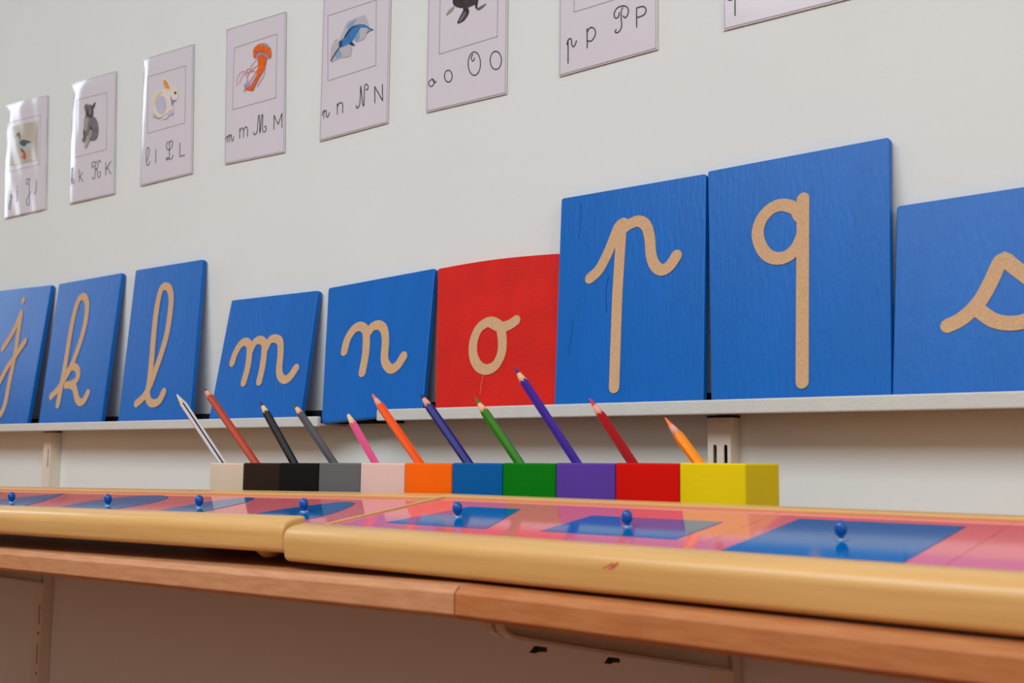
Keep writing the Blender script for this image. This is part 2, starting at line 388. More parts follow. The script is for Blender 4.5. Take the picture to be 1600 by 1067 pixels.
board('q', [(1105.5, 267.5), (1389.5, 214), (1392.5, 613), (1111, 623)],
      [QS([(362,335),(345,308),(300,296),(258,312),(225,352),(214,400),(228,448),(255,478),(288,486),(322,476),(352,448),(372,405)]), QS([(375,274),(373,600),(372,927)])],
      ZR, 'tall blue board with the sandpaper letter q, tallest at right of the p board')
board('s', [(1401, 322), (1640, 285.5), (1640, 606), (1394, 613)],
      [QS([(888,725),(930,705),(975,668),(1010,625),(1045,560),(1070,505),(1088,487),(1110,505),(1155,540),(1200,575),(1222,620),(1212,670),(1170,705),(1110,716),(1050,705),(1000,672)]),QS([(1175,702),(1200,700),(1230,672)])],
      ZR, 'short blue board with the sandpaper letter s, cut off by the right edge')

# ------------------------------------------------------------------ laminated alphabet sheets
def T(col, name, var=0.12): return mat(name, col, 0.2, 0.5, var, 180)
PC = dict(beige=T((184,178,162),'print_beige',0.02), teal=T((168,192,192),'print_pale_teal',0.05), slate=T((70,74,82),'print_slate',0.25), red=T((196,70,62),'print_red'),
          grey=T((112,112,116),'print_grey',0.25), dgrey=T((62,62,66),'print_dark_grey',0.2), lgrey=T((158,156,152),'print_light_grey',0.1), cream=T((226,220,206),'print_cream',0.05),
          orange=T((226,150,84),'print_soft_orange'), lilac=T((190,192,214),'print_lilac',0.06), sblue=T((118,140,178),'print_shadow_blue'), eye=T((46,38,44),'print_dark_eye'),
          jelly=T((226,102,38),'print_jelly_orange',0.2), jpink=T((216,152,160),'print_pink_line'), jviol=T((160,152,186),'print_violet',0.15), wash=T((186,188,196),'print_grey_wash',0.04),
          wblue=T((130,168,198),'print_blue_wash',0.1), nblue=T((62,128,190),'print_narwhal_blue',0.2), nnavy=T((44,66,120),'print_navy',0.2), seal=T((66,56,60),'print_seal_brown',0.4), yellow=T((218,200,150),'print_pale_yellow',0.05))
YP = -0.0016
def sheet(corners, lines, art, label, border=None, curl=None, lw=0.0011, topz=None, groups=(), ch=''):
    pts = [at_y(*c, YP) for c in corners]          # TL TR BR BL
    if topz:
        for i, j in ((0, 3), (1, 2)): pts[i] = V((pts[j].x, YP, CAM.z+topz))
    TL, TR, BR, BL = pts
    root = empty('alphabet_sheet', BL); tag(root, label, 'laminated sheet', 'laminated alphabet sheets on the wall')
    def uv(p):  # approximate inverse on the quad
        u = (p.x-BL.x)/(BR.x-BL.x); zb = BL.z+(BR.z-BL.z)*u; zt = TL.z+(TR.z-TL.z)*u
        return u, (p.z-zb)/(zt-zb)
    def off(p):
        if not curl: return 0
        u, v = uv(p); e = 0.0
        c_, w_, wav = curl
        s_ = min(1.0, max(0.0, 0.30+0.95*v)) * (0.93+0.07*math.sin(v*23))
        a = max(0.0, 1-u/w_)
        e += c_*s_*((1-a*a) if u < w_ else (1-u)/(1-w_))*min(1.0, (1-v)/0.06+0.15)
        e += wav*math.sin(u*17+v*9)*math.sin(v*8+1)*min(1.0, u*8)
        return e
    def put(x, z, h):
        p = V((x, YP, z)); return V((x, YP-h-off(p), z))-BL
    N, K = 26, 26
    def grid(inset, h, m, name):
        bm = bmesh.new(); vs = []
        for j in range(K+1):
            row = []
            for i in range(N+1):
                u = inset+(1-2*inset)*i/N; v = inset*0.66+(1-1.32*inset)*j/K
                a = BL*(1-u)+BR*u; b = TL*(1-u)+TR*u; p = a*(1-v)+b*v
                row.append(bm.verts.new(put(p.x, p.z, h)))
            vs.append(row)
        for j in range(K):
            for i in range(N): bm.faces.new((vs[j][i], vs[j][i+1], vs[j+1][i+1], vs[j+1][i]))
        o = build(name, bm, m, root, smooth=True)
        s = o.modifiers.new('thickness', 'SOLIDIFY'); s.thickness = 0.0003; s.offset = -1; es = o.modifiers.new('crisp_edges', 'EDGE_SPLIT'); es.split_angle = math.radians(35)
        return o
    tag(grid(0.0, 0.0, M['film'], 'laminate_film'), 'clear glossy laminate margin')
    grid(0.007, 0.0003, M['paper'], 'paper')
    bm = bmesh.new()     # edge line of the paper, frame of the picture
    def P2(px, py):
        p = at_y(px, py, YP); return V((p.x, p.z))
    def seg(a, b, w, h): 
        n = 24; stroke(bm, [a+(b-a)*k/n for k in range(n+1)], w, put, h-0.0002, h)
    e = [TL, TR, BR, BL]; c0 = sum(e, V())/4
    ee = [V(((p.x-c0.x)*0.972+c0.x, (p.z-c0.z)*0.983+c0.z)) for p in e]
    for i in range(4): seg(ee[i], ee[(i+1) % 4], 0.0005, 0.0006)
    if border:
        bb = [P2(*c) for c in border] if not isinstance(border, str) else [V((BL.x+0.125*u, BL.z+z)) for u, z in ((0.155, 0.163), (0.84, 0.163), (0.84, 0.064), (0.155, 0.064))]
        for i in range(4): seg(bb[i], bb[(i+1) % 4], 0.0007, 0.0006)
    build('printed_frame_lines', bm, M['greyline'], root)
    if art:
        bm = bmesh.new(); mats = []
        for k, (c, pl, kind) in enumerate(art):
            if PC[c] not in mats: mats.append(PC[c])
            mi = mats.index(PC[c]); h = 0.0007+0.00006*k
            n0 = len(bm.faces)
            if kind == 'line': stroke(bm, resample(smooth_line([P2(*q) for q in pl], 8), 0.001), 0.0012, put, h-0.0002, h)
            else:
                q = [P2(*t) for t in pl]
                if kind == 'fill': q = smooth_line(q, 5, True)
                b2 = bmesh.new(); vs = [b2.verts.new((t.x, t.y, 0)) for t in q]
                for t in tessellate_polygon([[V((t.x, t.y, 0)) for t in q]]):
                    try: b2.faces.new([vs[i] for i in t])
                    except ValueError: pass
                for _ in range(6):
                    le = [e_ for e_ in b2.edges if e_.calc_length() > 0.004]
                    if not le: break
                    bmesh.ops.subdivide_edges(b2, edges=le, cuts=1); bmesh.ops.triangulate(b2, faces=b2.faces[:])
                mp_ = {v_: bm.verts.new(put(v_.co.x, v_.co.y, h)) for v_ in b2.verts}
                for f_ in b2.faces: bm.faces.new([mp_[v_] for v_ in f_.verts])
                b2.free()
            bm.faces.ensure_lookup_table()
            for f in bm.faces[n0:]: f.material_index = mi
        for f in bm.faces:
            f.normal_update()
            if f.normal.y > 0: f.normal_flip()
        build('illustration', bm, mats, root)
    if lines:
        starts = [sum(groups[:i]) for i in range(len(groups))]; gi = -1; bm = None
        for k, ln in enumerate(lines):
            if k in starts:
                if bm: build(('script_letter_', 'print_letter_', 'script_capital_', 'print_capital_')[gi]+ch, bm, M['ink'], root)
                bm = bmesh.new(); gi += 1
            h = 0.0007+0.00001*k
            if ln[0] == 'P':
                q = [P2(*t) for t in ln[1:]]
                for a, b in zip(q, q[1:]): stroke(bm, resample([a, b], 0.004), lw, put, h-0.0002, h)
            elif len(ln) == 1:
                c = P2(*ln[0]); stroke(bm, [c-V((0.0003, 0)), c+V((0.0003, 0))], lw*1.6, put, h-0.0002, h)
            else: stroke(bm, resample(smooth_line([P2(*t) for t in ln], 8), 0.0007), lw, put, h-0.0002, h)
        build(('script_letter_', 'print_letter_', 'script_capital_', 'print_capital_')[gi]+ch, bm, M['ink'], root)
    return root
def G(x0, y0, s): return lambda *pts: crop(x0, y0, s, pts)
def GP(x0, y0, s): return lambda *pts: ['P']+crop(x0, y0, s, pts)
c, cp = G(0, 270, 15.24), GP(0, 270, 15.24); a = G(5, 180, 11.857)
sheet([(7, 165), (75, 148), (72, 327), (6, 342)],
      [c((265,575),(272,530),(285,500),(283,600),(270,760),(250,880),(232,850),(235,760),(265,670),(300,590),(320,550)), c((285,450)),
       c((440,400),(432,560),(432,660),(405,690)), c((442,335)), c((683,240),(665,285),(645,245),(650,180),(680,148),(715,165),(740,140),(720,175)),
       c((710,170),(712,320),(708,480),(712,640),(700,740),(670,775),(645,720),(650,640),(690,550),(725,490),(748,440)), c((875,190),(878,330),(872,440),(855,490),(828,490))],
      [('beige', a((170,225),(665,105),(640,835),(140,950)), 'poly'),
       ('teal', a((345,340),(352,450),(400,470),(470,460),(530,500),(545,560),(500,610),(460,680),(400,690),(350,620),(310,560),(305,490),(325,430),(318,380)), 'fill'),
       ('slate', a((288,375),(300,335),(335,330),(352,370),(352,460),(328,440),(322,400)), 'fill'), ('red', a((255,415),(270,375),(310,385),(295,400)), 'fill'),
       ('slate', a((340,510),(360,475),(410,460),(520,485),(530,520),(470,530),(430,580),(380,570),(345,540)), 'fill'),
       ('slate', a((360,610),(385,640),(400,700),(370,670)), 'fill'), ('red', a((390,630),(432,690),(440,800),(405,820),(400,765),(360,800),(365,775),(405,740),(400,690)), 'fill')],
      'laminated sheet with a small goose and the letters j j J J, leftmost sheet', [(19, 191.5), (64.7, 180), (62.5, 257.2), (16.2, 269)], curl=(0.0032, 0.26, 0.00055), lw=0.0011, groups=(2,2,2,1), ch='j')
c, cp = G(105, 240, 17.79), GP(105, 240, 17.79); a = G(110, 140, 9.7)
sheet([(110, 132), (182, 110), (179, 303), (108, 319)],
      [c((120,870),(125,700),(130,520),(148,400),(168,420),(170,560),(145,700)), c((135,745),(160,700),(178,715),(165,750),(140,770)), c((160,770),(175,820),(195,850),(228,740)),
       cp((363,445),(363,800)), cp((460,530),(370,672)), cp((395,650),(462,780)),
       c((770,320),(755,375),(730,385),(712,340),(730,260),(775,228),(820,255),(855,215)), c((818,250),(805,400),(800,560),(780,680),(745,710),(718,660)),
       c((955,250),(930,190),(900,215),(880,300),(865,400),(830,430),(805,450)), c((850,430),(862,520),(870,620),(900,668),(940,620),(945,540),(925,505),(915,525)),
       cp((1092,245),(1090,610)), cp((1228,215),(1095,440)), cp((1130,385),(1232,580))],
      [('grey', a((265,395),(240,460),(235,560),(225,640),(225,720),(200,760),(210,800),(240,810),(262,760),(290,700),(330,780),(400,765),(435,690),(442,580),(425,480),(380,415),(330,400)), 'fill'),
       ('lgrey', a((255,430),(300,450),(290,560),(262,640),(240,600),(242,500)), 'fill'), ('dgrey', a((225,630),(250,660),(245,740),(228,720)), 'fill'),
       ('dgrey', a((265,330),(285,255),(330,235),(365,260),(372,370),(345,430),(290,415),(262,380)), 'fill'), ('grey', a((300,262),(345,250),(352,330),(340,400),(310,370)), 'fill'),
       ('grey', a((250,330),(245,260),(270,225),(300,240),(285,300),(270,360)), 'fill'), ('dgrey', a((370,240),(403,195),(392,260),(374,290)), 'fill'),
       ('lgrey', a((350,610),(355,680),(300,820),(258,895),(240,870),(265,800),(300,700),(320,630)), 'fill'), ('dgrey', a((340,560),(360,600),(345,615),(330,600)), 'fill')],
      'laminated sheet with a grey koala and the letters k k K K', [(121.5, 157.5), (168.5, 144.8), (167.2, 233.6), (119.8, 246.5)], curl=(0.0034, 0.24, 0.0002), groups=(3,3,4,3), ch='k')
c, cp = G(215, 210, 15.24), GP(215, 210, 15.24); a = G(225, 100, 9.7)
sheet([(222, 93), (303, 68), (300.5, 271), (219, 291)],
      [c((240,640),(270,550),(293,450),(292,340),(262,312),(237,380),(226,500),(228,640),(240,720),(260,740),(290,710),(310,640)), cp((450,365),(447,685)),
       c((760,175),(715,215),(705,290),(725,360),(770,365),(820,310),(848,220),(835,160),(800,160),(775,220),(770,330),(772,450),(765,540),(730,605),(700,600),(698,565),(725,555),(770,585),(810,590),(840,550),(860,495)),
       cp((1018,205),(1015,528),(1130,493))],
      [('cream', a((330,385),(230,420),(175,510),(160,620),(165,760),(220,830),(330,840),(390,770),(450,680),(470,580),(520,530),(530,450),(510,360),(450,340),(400,390)), 'fill'),
       ('sblue', a((160,735),(220,815),(290,800),(380,735),(440,680),(400,720),(330,790),(250,835),(195,815)), 'fill'),
       ('lilac', a((235,500),(320,500),(360,600),(345,690),(290,770),(220,720),(205,600)), 'fill'), ('yellow', a((190,520),(240,450),(300,420),(240,500),(205,570),(190,650),(175,600)), 'fill'),
       ('cream', a((300,270),(330,230),(380,260),(440,360),(400,395),(340,380)), 'fill'), ('orange', a((312,270),(340,245),(375,290),(410,370),(380,380),(335,360)), 'fill'),
       ('sblue', a((420,480),(450,550),(500,545),(465,580),(440,640),(425,560)), 'fill'), ('eye', a(*[(490+17*math.cos(t*math.pi/4), 442+20*math.sin(t*math.pi/4)) for t in range(8)]), 'fill'),
       ('lilac', a((390,780),(385,720),(430,700),(460,740),(435,780)), 'fill'), ('cream', a((290,830),(330,785),(385,770),(370,820),(330,842)), 'fill'), ('yellow', a((145,790),(168,765),(195,808),(160,812)), 'fill')],
      'laminated sheet with a white rabbit and the letters l l L L', [(232.7, 120.8), (290.9, 103), (289.7, 191.9), (231.6, 209)], curl=(0.0019, 0.13, 0.0), groups=(1,1,1,1), ch='l')
c, cp = G(340, 160, 11.858), GP(340, 160, 11.858); a = G(340, 40, 4.85)
sheet([(353, 46), (447, 17), (445, 238), (351, 257)],
      [c((145,695),(165,650),(185,630),(190,660),(180,740)), c((188,680),(205,625),(228,608),(228,660),(218,735)), c((230,660),(245,612),(265,602),(266,660),(275,715),(295,700),(312,640)),
       c((420,490),(419,600),(418,668)), c((421,540),(450,480),(480,485),(490,540),(488,648)), c((490,530),(520,465),(552,462),(565,520),(560,632)),
       c((680,550),(680,590),(710,595),(740,540),(750,440),(762,300),(775,235),(787,300),(790,440),(790,570),(805,480),(820,300),(834,222),(846,270),(840,400),(845,520),(865,555),(900,520),(908,460),(890,435),(880,460)),
       cp((1050,500),(1055,240),(1128,410),(1200,205),(1198,465))],
      [('jviol', a((292,245),(305,205),(340,200),(395,210),(400,250),(360,258),(330,262)), 'fill'),
       ('jpink', a((300,260),(260,310),(250,350),(190,352),(155,400),(152,460)), 'line'), ('jpink', a((285,345),(205,370),(170,440)), 'line'), ('jpink', a((310,300),(245,360),(225,440),(205,500)), 'line'),
       ('jpink', a((370,290),(355,380),(330,420),(305,465)), 'line'), ('jpink', a((290,350),(235,330),(225,385),(240,430)), 'line'), ('jpink', a((310,330),(270,400),(225,460),(215,500)), 'line'),
       ('jviol', a((215,440),(260,440),(300,380),(300,430),(250,470),(210,475)), 'fill'),
       ('jelly', a((315,230),(372,230),(372,290),(350,350),(320,400),(290,460),(270,495),(220,485),(240,465),(270,450),(295,390),(312,320)), 'fill'),
       ('jelly', a((278,235),(280,180),(320,142),(370,138),(405,170),(412,220),(402,248),(375,213),(330,203),(300,213),(290,248)), 'fill'), ('lgrey', a((320,160),(350,140),(385,145),(400,175),(370,160),(345,152)), 'fill')],
      'laminated sheet with an orange jellyfish and the letters m m M M', [(367.3, 75.4), (433.2, 53.2), (431.6, 152.7), (364, 171.6)], curl=(0.0008, 0.12, 0.0), groups=(3,3,1,1), ch='m')
c, cp = G(495, 120, 13.33), GP(495, 120, 13.33); a = G(500, 0, 9.7)
sheet([(499, 0), (607.5, 0), (606, 192), (499, 221)],
      [c((115,805),(140,730),(158,715),(158,780),(155,865)), c((158,765),(175,715),(200,698),(212,740),(212,810),(230,845),(255,810),(275,745)), c((438,560),(438,660),(438,780)), c((440,630),(470,560),(515,540),(548,580),(548,745)),
       c((835,600),(835,645),(865,645),(900,580),(915,420),(925,195),(940,330),(955,480),(970,590),(985,605),(995,500),(998,300),(1010,190),(1040,155),(1075,190),(1072,250),(1045,278),(1035,260)),
       cp((1218,540),(1215,205),(1378,500),(1373,160))],
      [('wash', a((420,340),(500,300),(600,262),(695,240),(745,390),(730,480),(690,580),(640,610),(560,640),(480,600),(400,640),(310,600),(360,480)), 'fill'),
       ('wash', a((170,880),(190,700),(262,590),(330,640),(480,700),(485,780),(455,860),(300,890),(200,940),(172,930)), 'fill'),
       ('wblue', a((430,380),(560,290),(520,370),(480,440),(440,480)), 'fill'), ('wblue', a((230,800),(300,760),(340,840),(265,885)), 'fill'), ('wblue', a((560,500),(605,500),(600,600),(545,620)), 'fill'),
       ('nblue', a((305,700),(310,640),(380,570),(430,480),(500,410),(600,375),(680,375),(740,410),(700,422),(630,422),(590,490),(520,600),(430,680),(340,720)), 'fill'),
       ('nnavy', a((303,705),(303,650),(335,615),(350,680),(330,718)), 'fill'), ('nnavy', a((380,570),(430,480),(500,412),(600,378),(510,430),(440,520),(400,580)), 'fill'),
       ('wblue', a((728,412),(770,432),(812,455),(760,475),(712,515),(738,455)), 'fill'), ('nnavy', a((735,420),(770,440),(812,455)), 'line'), ('nnavy', a((455,660),(500,645),(540,690),(490,690)), 'fill'),
       ('eye', a((320,710),(250,810),(182,925)), 'line')],
      'laminated sheet with a blue narwhal and the letters n n N N', [(513.2, 25.2), (588.5, 0), (587.8, 102.3), (513.2, 126.6)], curl=(0.0008, 0.12, 0.0), topz=0.581, groups=(2,2,1,1), ch='n')
c, cp = G(660, 0, 5.929), GP(660, 0, 5.929); a = G(660, 0, 5.929)
sheet([(666, 0), (792, 0), (791.5, 146.5), (665.5, 176)],
      [c((95,732),(65,755),(63,785),(85,803),(108,780),(112,750),(95,732)), c((95,733),(116,768),(130,752)), c(*ellipse(243,706,35,55)), c(*ellipse(484,590,57,108)), c((470,503),(456,535),(468,567),(482,556),(484,535)), c(*ellipse(683,560,52,84))],
      [('seal', a((285,0),(290,40),(330,70),(400,75),(430,70),(490,40),(522,0),(520,-120),(400,-220),(300,-150)), 'fill'), ('seal', a((385,60),(430,80),(430,130),(390,190),(335,220),(330,200),(360,140),(380,100)), 'fill'),
       ('grey', a((345,190),(395,110),(410,130),(375,185),(345,208)), 'fill'), ('lgrey', a((300,50),(290,90),(225,145),(245,100),(280,70)), 'fill'), ('seal', a((490,0),(520,0),(515,75),(592,35),(575,60),(525,95),(495,70)), 'fill'), ('grey', a((515,80),(592,35),(575,60),(525,93)), 'fill')],
      'laminated sheet with the letters o o O O under a dark seal', 'std', topz=0.581, lw=0.0010, groups=(2,1,2,1), ch='o')
c, cp = G(865, 0, 8.535), GP(865, 0, 8.535)
sheet([(873, 0), (1027, 0), (1027.5, 77), (873, 120)],
      [c((182,595),(198,535),(230,515),(243,545),(248,600),(265,625),(290,600),(310,545)), cp((198,540),(197,855)), cp((450,385),(452,640)), c((455,430),(480,380),(520,368),(555,400),(562,450),(540,510),(500,550),(458,545)),
       c((880,170),(870,220),(840,245),(815,225),(815,170),(850,110),(900,85),(950,80),(990,105),(1002,150),(985,210),(955,240),(932,215)), c((925,105),(907,150),(905,250),(912,320),(900,390),(860,435),(825,430),(838,395)),
       cp((1110,110),(1112,362)), c((1110,110),(1150,96),(1200,88),(1235,120),(1225,180),(1180,215),(1115,235))],
      None, 'laminated sheet with the letters p p P P, cut off by the top edge', 'std', topz=0.581, lw=0.0011, groups=(2,2,2,2), ch='p')
c, cp = G(1120, 0, 7.27), GP(1120, 0, 7.27)
sheet([(1129, 0), (1335, 0), (1335, -4), (1129.8, 48)],
      [cp((210,-160),(210,180)), c(*ellipse(155,-75,52,80))], None,
      'rightmost laminated sheet, only its lower left corner in view', 'std', topz=0.581, lw=0.0011, groups=(2,), ch='q')

# ------------------------------------------------------------------ wooden counter (two boards end to end)
def counter(root_loc, rot_y, x0, x1, m, label):
    root = empty('counter_board', root_loc); root.rotation_euler = (0, rot_y, 0)
    tag(root, label, 'counter board', 'boards of the wooden counter')
    T_, B_ = 0.0, -0.0194
    prof = [(0.0, B_+0.0030), (0.0030, B_), (0.365, B_), (0.365, T_), (0.0046, T_), (0.0, -0.0042)]
    bm = bmesh.new(); prism(bm, prof, x0, x1)
    build('board', bm, m, root, bevel=0.0006)
    return root
BT = -0.0752
counter(W(-0.4514, 0.497, BT), 0, 0.0006, 1.3, M['board_red'], 'right board of the wooden counter, reddish edge, starting at the butt joint')
counter(W(-0.4514, 0.497, BT), math.radians(-1.15), -1.75, -0.0006, M['board'], 'left board of the wooden counter, paler edge, left of the butt joint')

# ------------------------------------------------------------------ racks of metal insets
def rack_rails(root, L, sgn, wt, wb, foot=None, vb=0.1797):
    """u runs from 0 to L*sgn; v from front (0) to back; w up from the plate surface"""
    u0, u1 = (0, L) if sgn > 0 else (-L, 0)
    R = 0.0085
    prof = [(0.0225, wb), (0.0225, wt)]
    prof += [(0.0095, wt)]
    for k in range(0, 9):
        a = math.radians(90+k*90/8); prof.append((R+R*math.cos(a)+0.0, wt-0.0006-R+R*math.sin(a)))
    prof += [(0.0, wb+0.005)]
    for k in range(1, 6):
        a = math.radians(180+k*90/5); prof.append((0.005+0.005*math.cos(a), wb+0.005+0.005*math.sin(a)))
    bm = bmesh.new(); prism(bm, prof, u0, u1)
    o = build('front_rail', bm, M['pine'], root, smooth=True)
    md = o.modifiers.new('bevel', 'BEVEL'); md.width = 0.002; md.segments = 3; md.limit_method = 'ANGLE'; md.angle_limit = math.radians(60)
    for p in o.data.polygons: p.use_smooth = len(p.vertices) == 4
    build('back_rail', box_bm((u0, 0.1640, -0.034), (u1, vb, 0.0022)), M['pine'], root, bevel=0.001)
    for ua, ub in ((u0, u0+0.0045), (u1-0.0045, u1)):
        build('side_rail', box_bm((ua, 0.0226, -0.016), (ub, 0.1639, 0.0012)), M['pine'], root, bevel=0.0006)
    build('base_panel', box_bm((u0+0.0046, 0.0226, -0.008), (u1-0.0046, 0.1639, -0.0034)), M['pine'], root)
    if foot:
        for fu in foot:
            bm = bmesh.new(); lathe(bm, [(0, -0.0215), (0.006, -0.0205), (0.010, -0.016), (0.0108, -0.0125), (0.010, wb+0.0002), (0, wb+0.0002)], 24, (fu, 0.029, 0))
            tag(build('round_foot', bm, M['pine'], root, smooth=True), 'round wooden foot')
def knob(root, u, v):
    k = bmesh.new()
    lathe(k, [(0, 0.0012), (0.0016, 0.0012), (0.0015, 0.0022), (0.0028, 0.0032), (0.0036, 0.0055), (0.0037, 0.0072), (0.0032, 0.0092), (0.0020, 0.0106), (0.0009, 0.0111), (0, 0.0112)], 24, (u, v, 0))
    kb = build('knob', k, M['knob'], root, smooth=True)
    k = bmesh.new(); lathe(k, [(0, 0.0003), (0.0036, 0.0003), (0.0034, 0.0010), (0.0018, 0.0014), (0, 0.0014)], 24, (u, v, 0))
    tag(build('neck_glint', k, M['neck_glint'], kb, smooth=True), 'pale collar imitating a glint')  # added pale ring, paints the glint at the knob neck
def rack(mw, plates, L, sgn, wt, wb, label, foot=None):
    root = bpy.data.objects.new('inset_rack', None); root.empty_display_size = 0.05; COL.objects.link(root); root.matrix_world = mw
    tag(root, label, 'inset rack', 'wooden racks of metal insets')
    rack_rails(root, L, sgn, wt, wb, foot, 0.1797 if foot else 0.1737)
    for (ua, ub, shape, kn, fl, il) in plates:
        uc = (ua+ub)/2
        loc = mw @ Matrix.Translation((uc, 0.0925, 0))
        fr = bmesh.new()
        def ring(pts, grow=1.0):
            vs = [fr.verts.new((x-uc, y-0.0925, 0)) for x, y in pts]
            return [fr.edges.new((vs[i], vs[(i+1) % len(vs)])) for i in range(len(vs))]
        n = len(shape); cx = sum(p[0] for p in shape)/n; cy = sum(p[1] for p in shape)/n
        ed = ring([(ua, 0.0228), (ub, 0.0228), (ub, 0.1637), (ua, 0.1637)]) + ring([(p[0]+(0.0003 if p[0] > cx else -0.0003), p[1]+(0.0003 if p[1] > cy else -0.0003)) for p in shape])
        bmesh.ops.triangle_fill(fr, use_beauty=True, use_dissolve=False, edges=ed)
        for f in fr.faces:
            f.normal_update()
            if f.normal.z < 0: f.normal_flip()
        ex = bmesh.ops.extrude_face_region(fr, geom=fr.faces[:])
        bmesh.ops.translate(fr, verts=[v for v in ex['geom'] if isinstance(v, bmesh.types.BMVert)], vec=(0, 0, -0.0025))
        bmesh.ops.recalc_face_normals(fr, faces=fr.faces[:])
        f = build('metal_stencil', fr, M['pink']); f.matrix_world = loc
        tag(f, fl, 'metal stencil', 'pink metal stencils in the racks')
        ins = bpy.data.objects.new('metal_inset', None); ins.empty_display_size = 0.02; COL.objects.link(ins); ins.matrix_world = loc
        tag(ins, il, 'metal inset', 'blue knobbed metal insets')
        b = bmesh.new()
        vs = [b.verts.new((x-uc, y-0.0925, 0.0003)) for x, y in shape]; lo = [b.verts.new((x-uc, y-0.0925, -0.0032)) for x, y in shape]
        tr = tessellate_polygon([[V((x, y, 0)) for x, y in shape]])
        for t in tr:
            b.faces.new([vs[i] for i in t]); b.faces.new([lo[i] for i in t][::-1])
        for i in range(n): b.faces.new((vs[i], lo[i], lo[(i+1) % n], vs[(i+1) % n]))
        bmesh.ops.recalc_face_normals(b, faces=b.faces[:])
        build('blue_plate', b, M['insetblue'], ins)
        knob(ins, kn[0]-uc, kn[1]-0.0925)
    return root
def rmat(yaw, roll, tilt):
    return (Matrix.Rotation(yaw, 3, 'Z') @ Matrix.Rotation(roll, 3, 'Y') @ Matrix.Rotation(tilt, 3, 'X')).to_4x4()
t = 0.13799; OR = W(-0.30208-0.3236, 0.54987-0.0425*math.cos(t), -0.04834-0.0425*math.sin(t))
S0 = 0.3236; V0 = 0.0425
def quad(pts): return [(x+S0, y+V0) for x, y in pts]
def circ(cx, cy, r, n=40): return [(cx+r*math.cos(2*math.pi*i/n), cy+r*math.sin(2*math.pi*i/n)) for i in range(n)]
PW = 0.1415
right = [
 (0.0052, S0-0.1635, quad([(-0.2796, 0.0166), (-0.1843, 0.0165), (-0.2131, 0.0889), (-0.2625, 0.0889)]), (S0-0.2392, V0+0.0495), 'pink metal stencil around the blue trapezoid, next to the rack joint', 'blue trapezoid inset with a knob'),
 (S0-0.1631, S0-0.0218, quad([(-0.1415, 0.0205), (-0.0415, 0.0205), (-0.0415, 0.0785), (-0.1415, 0.0785)]), (S0-0.0927, V0+0.0480), 'pink metal stencil around the blue rectangle', 'blue rectangle inset with a knob'),
 (S0-0.0214, S0+0.1202, quad([(0, 0.0), (0.1, 0.0), (0.1, 0.1), (0, 0.1)]), (S0+0.0500, V0+0.0450), 'pink metal stencil around the large blue square', 'large blue square inset with a knob, the nearest one'),
 (S0+0.1206, S0+0.2617, quad([(0.195+0.05*math.cos(math.radians(90+72*k)), 0.05+0.05*math.sin(math.radians(90+72*k))) for k in range(5)]), (S0+0.195, V0+0.05), 'plain pink stencil corner at the right edge, beside the blue square', 'blue inset beyond the right edge of the photo'),
]
rack(Matrix.Translation(OR) @ rmat(0, 0, t), right, S0+0.2617+0.0048, 1, 0.005, -0.0195, 'right wooden inset rack, lower and nearer, with square, rectangle and trapezoid')
LQ = (-0.5986, 0.4863, -0.0535, 0.0349, -0.0149, 0.1337)
def sm(pts): return [(p.x, p.y) for p in smooth_line(pts, 5, True)]
def clipv(pts): return [(x, max(y, 0.030)) for x, y in pts]
left = [
 (-0.1450, -0.0058, sm([(-0.1180, 0.088), (-0.1110, 0.105), (-0.1010, 0.122), (-0.0905, 0.136), (-0.0800, 0.1405), (-0.0700, 0.1370), (-0.0620, 0.128), (-0.0530, 0.112), (-0.0460, 0.094), (-0.0430, 0.076), (-0.0450, 0.062), (-0.0550, 0.049), (-0.0730, 0.043), (-0.0930, 0.046), (-0.1100, 0.056), (-0.1185, 0.072)]), (-0.0779, 0.0905), 'pink metal stencil around the blue oval, last of the left rack', 'blue egg-shaped inset with a knob, at the joint end of the left rack'),
 (-0.2870, -0.1455, [(-0.2165+0.029*math.cos(a*math.pi/20), 0.0930+0.058*math.sin(a*math.pi/20)) for a in range(40)], (-0.2140, 0.0945), 'pink metal stencil around the narrow blue ellipse', 'narrow blue ellipse inset with a knob'),
 (-0.4300, -0.2875, circ(-0.3560, 0.1020, 0.0505), (-0.3425, 0.0895), 'pink metal stencil around the blue circle', 'blue circle inset with a knob'),
 (-0.5900, -0.4305, [(p[0], p[1]) for p in ([(-0.5187, 0.1510)] + [(-0.5187+0.062*t_-0.010*math.sin(math.pi*t_)*-1, 0.1510-0.0950*t_) for t_ in (0.15, 0.3, 0.45, 0.6, 0.75, 0.9)] + [(-0.4560, 0.053)] + [(-0.4560-0.11*t_, 0.053-0.008*math.sin(math.pi*t_)) for t_ in (0.2, 0.4, 0.6, 0.8)] + [(-0.5660, 0.060)] + [(-0.5660+0.0473*t_-0.022*math.sin(math.pi*t_), 0.060+0.091*t_) for t_ in (0.15, 0.3, 0.45, 0.6, 0.75, 0.9)])], (-0.5120, 0.0890), 'pink metal stencil around the curved blue triangle', 'blue curved triangle inset with a knob, leftmost knob'),
 (-0.7325, -0.5905, circ(-0.662, 0.105, 0.048, 6), (-0.662, 0.09), 'pink metal stencil at the far left edge', 'blue inset at the far left, only a tip in view'),
]
KS = 1.0478
rack(Matrix.Translation(W(*(v*KS for v in LQ[:3]))) @ rmat(*LQ[3:]) @ Matrix.Scale(KS, 4), left, 0.7375, -1, 0.0109, -0.0116, 'left wooden inset rack, raised on a round foot, with circle and ellipses', foot=(-0.048, -0.68))

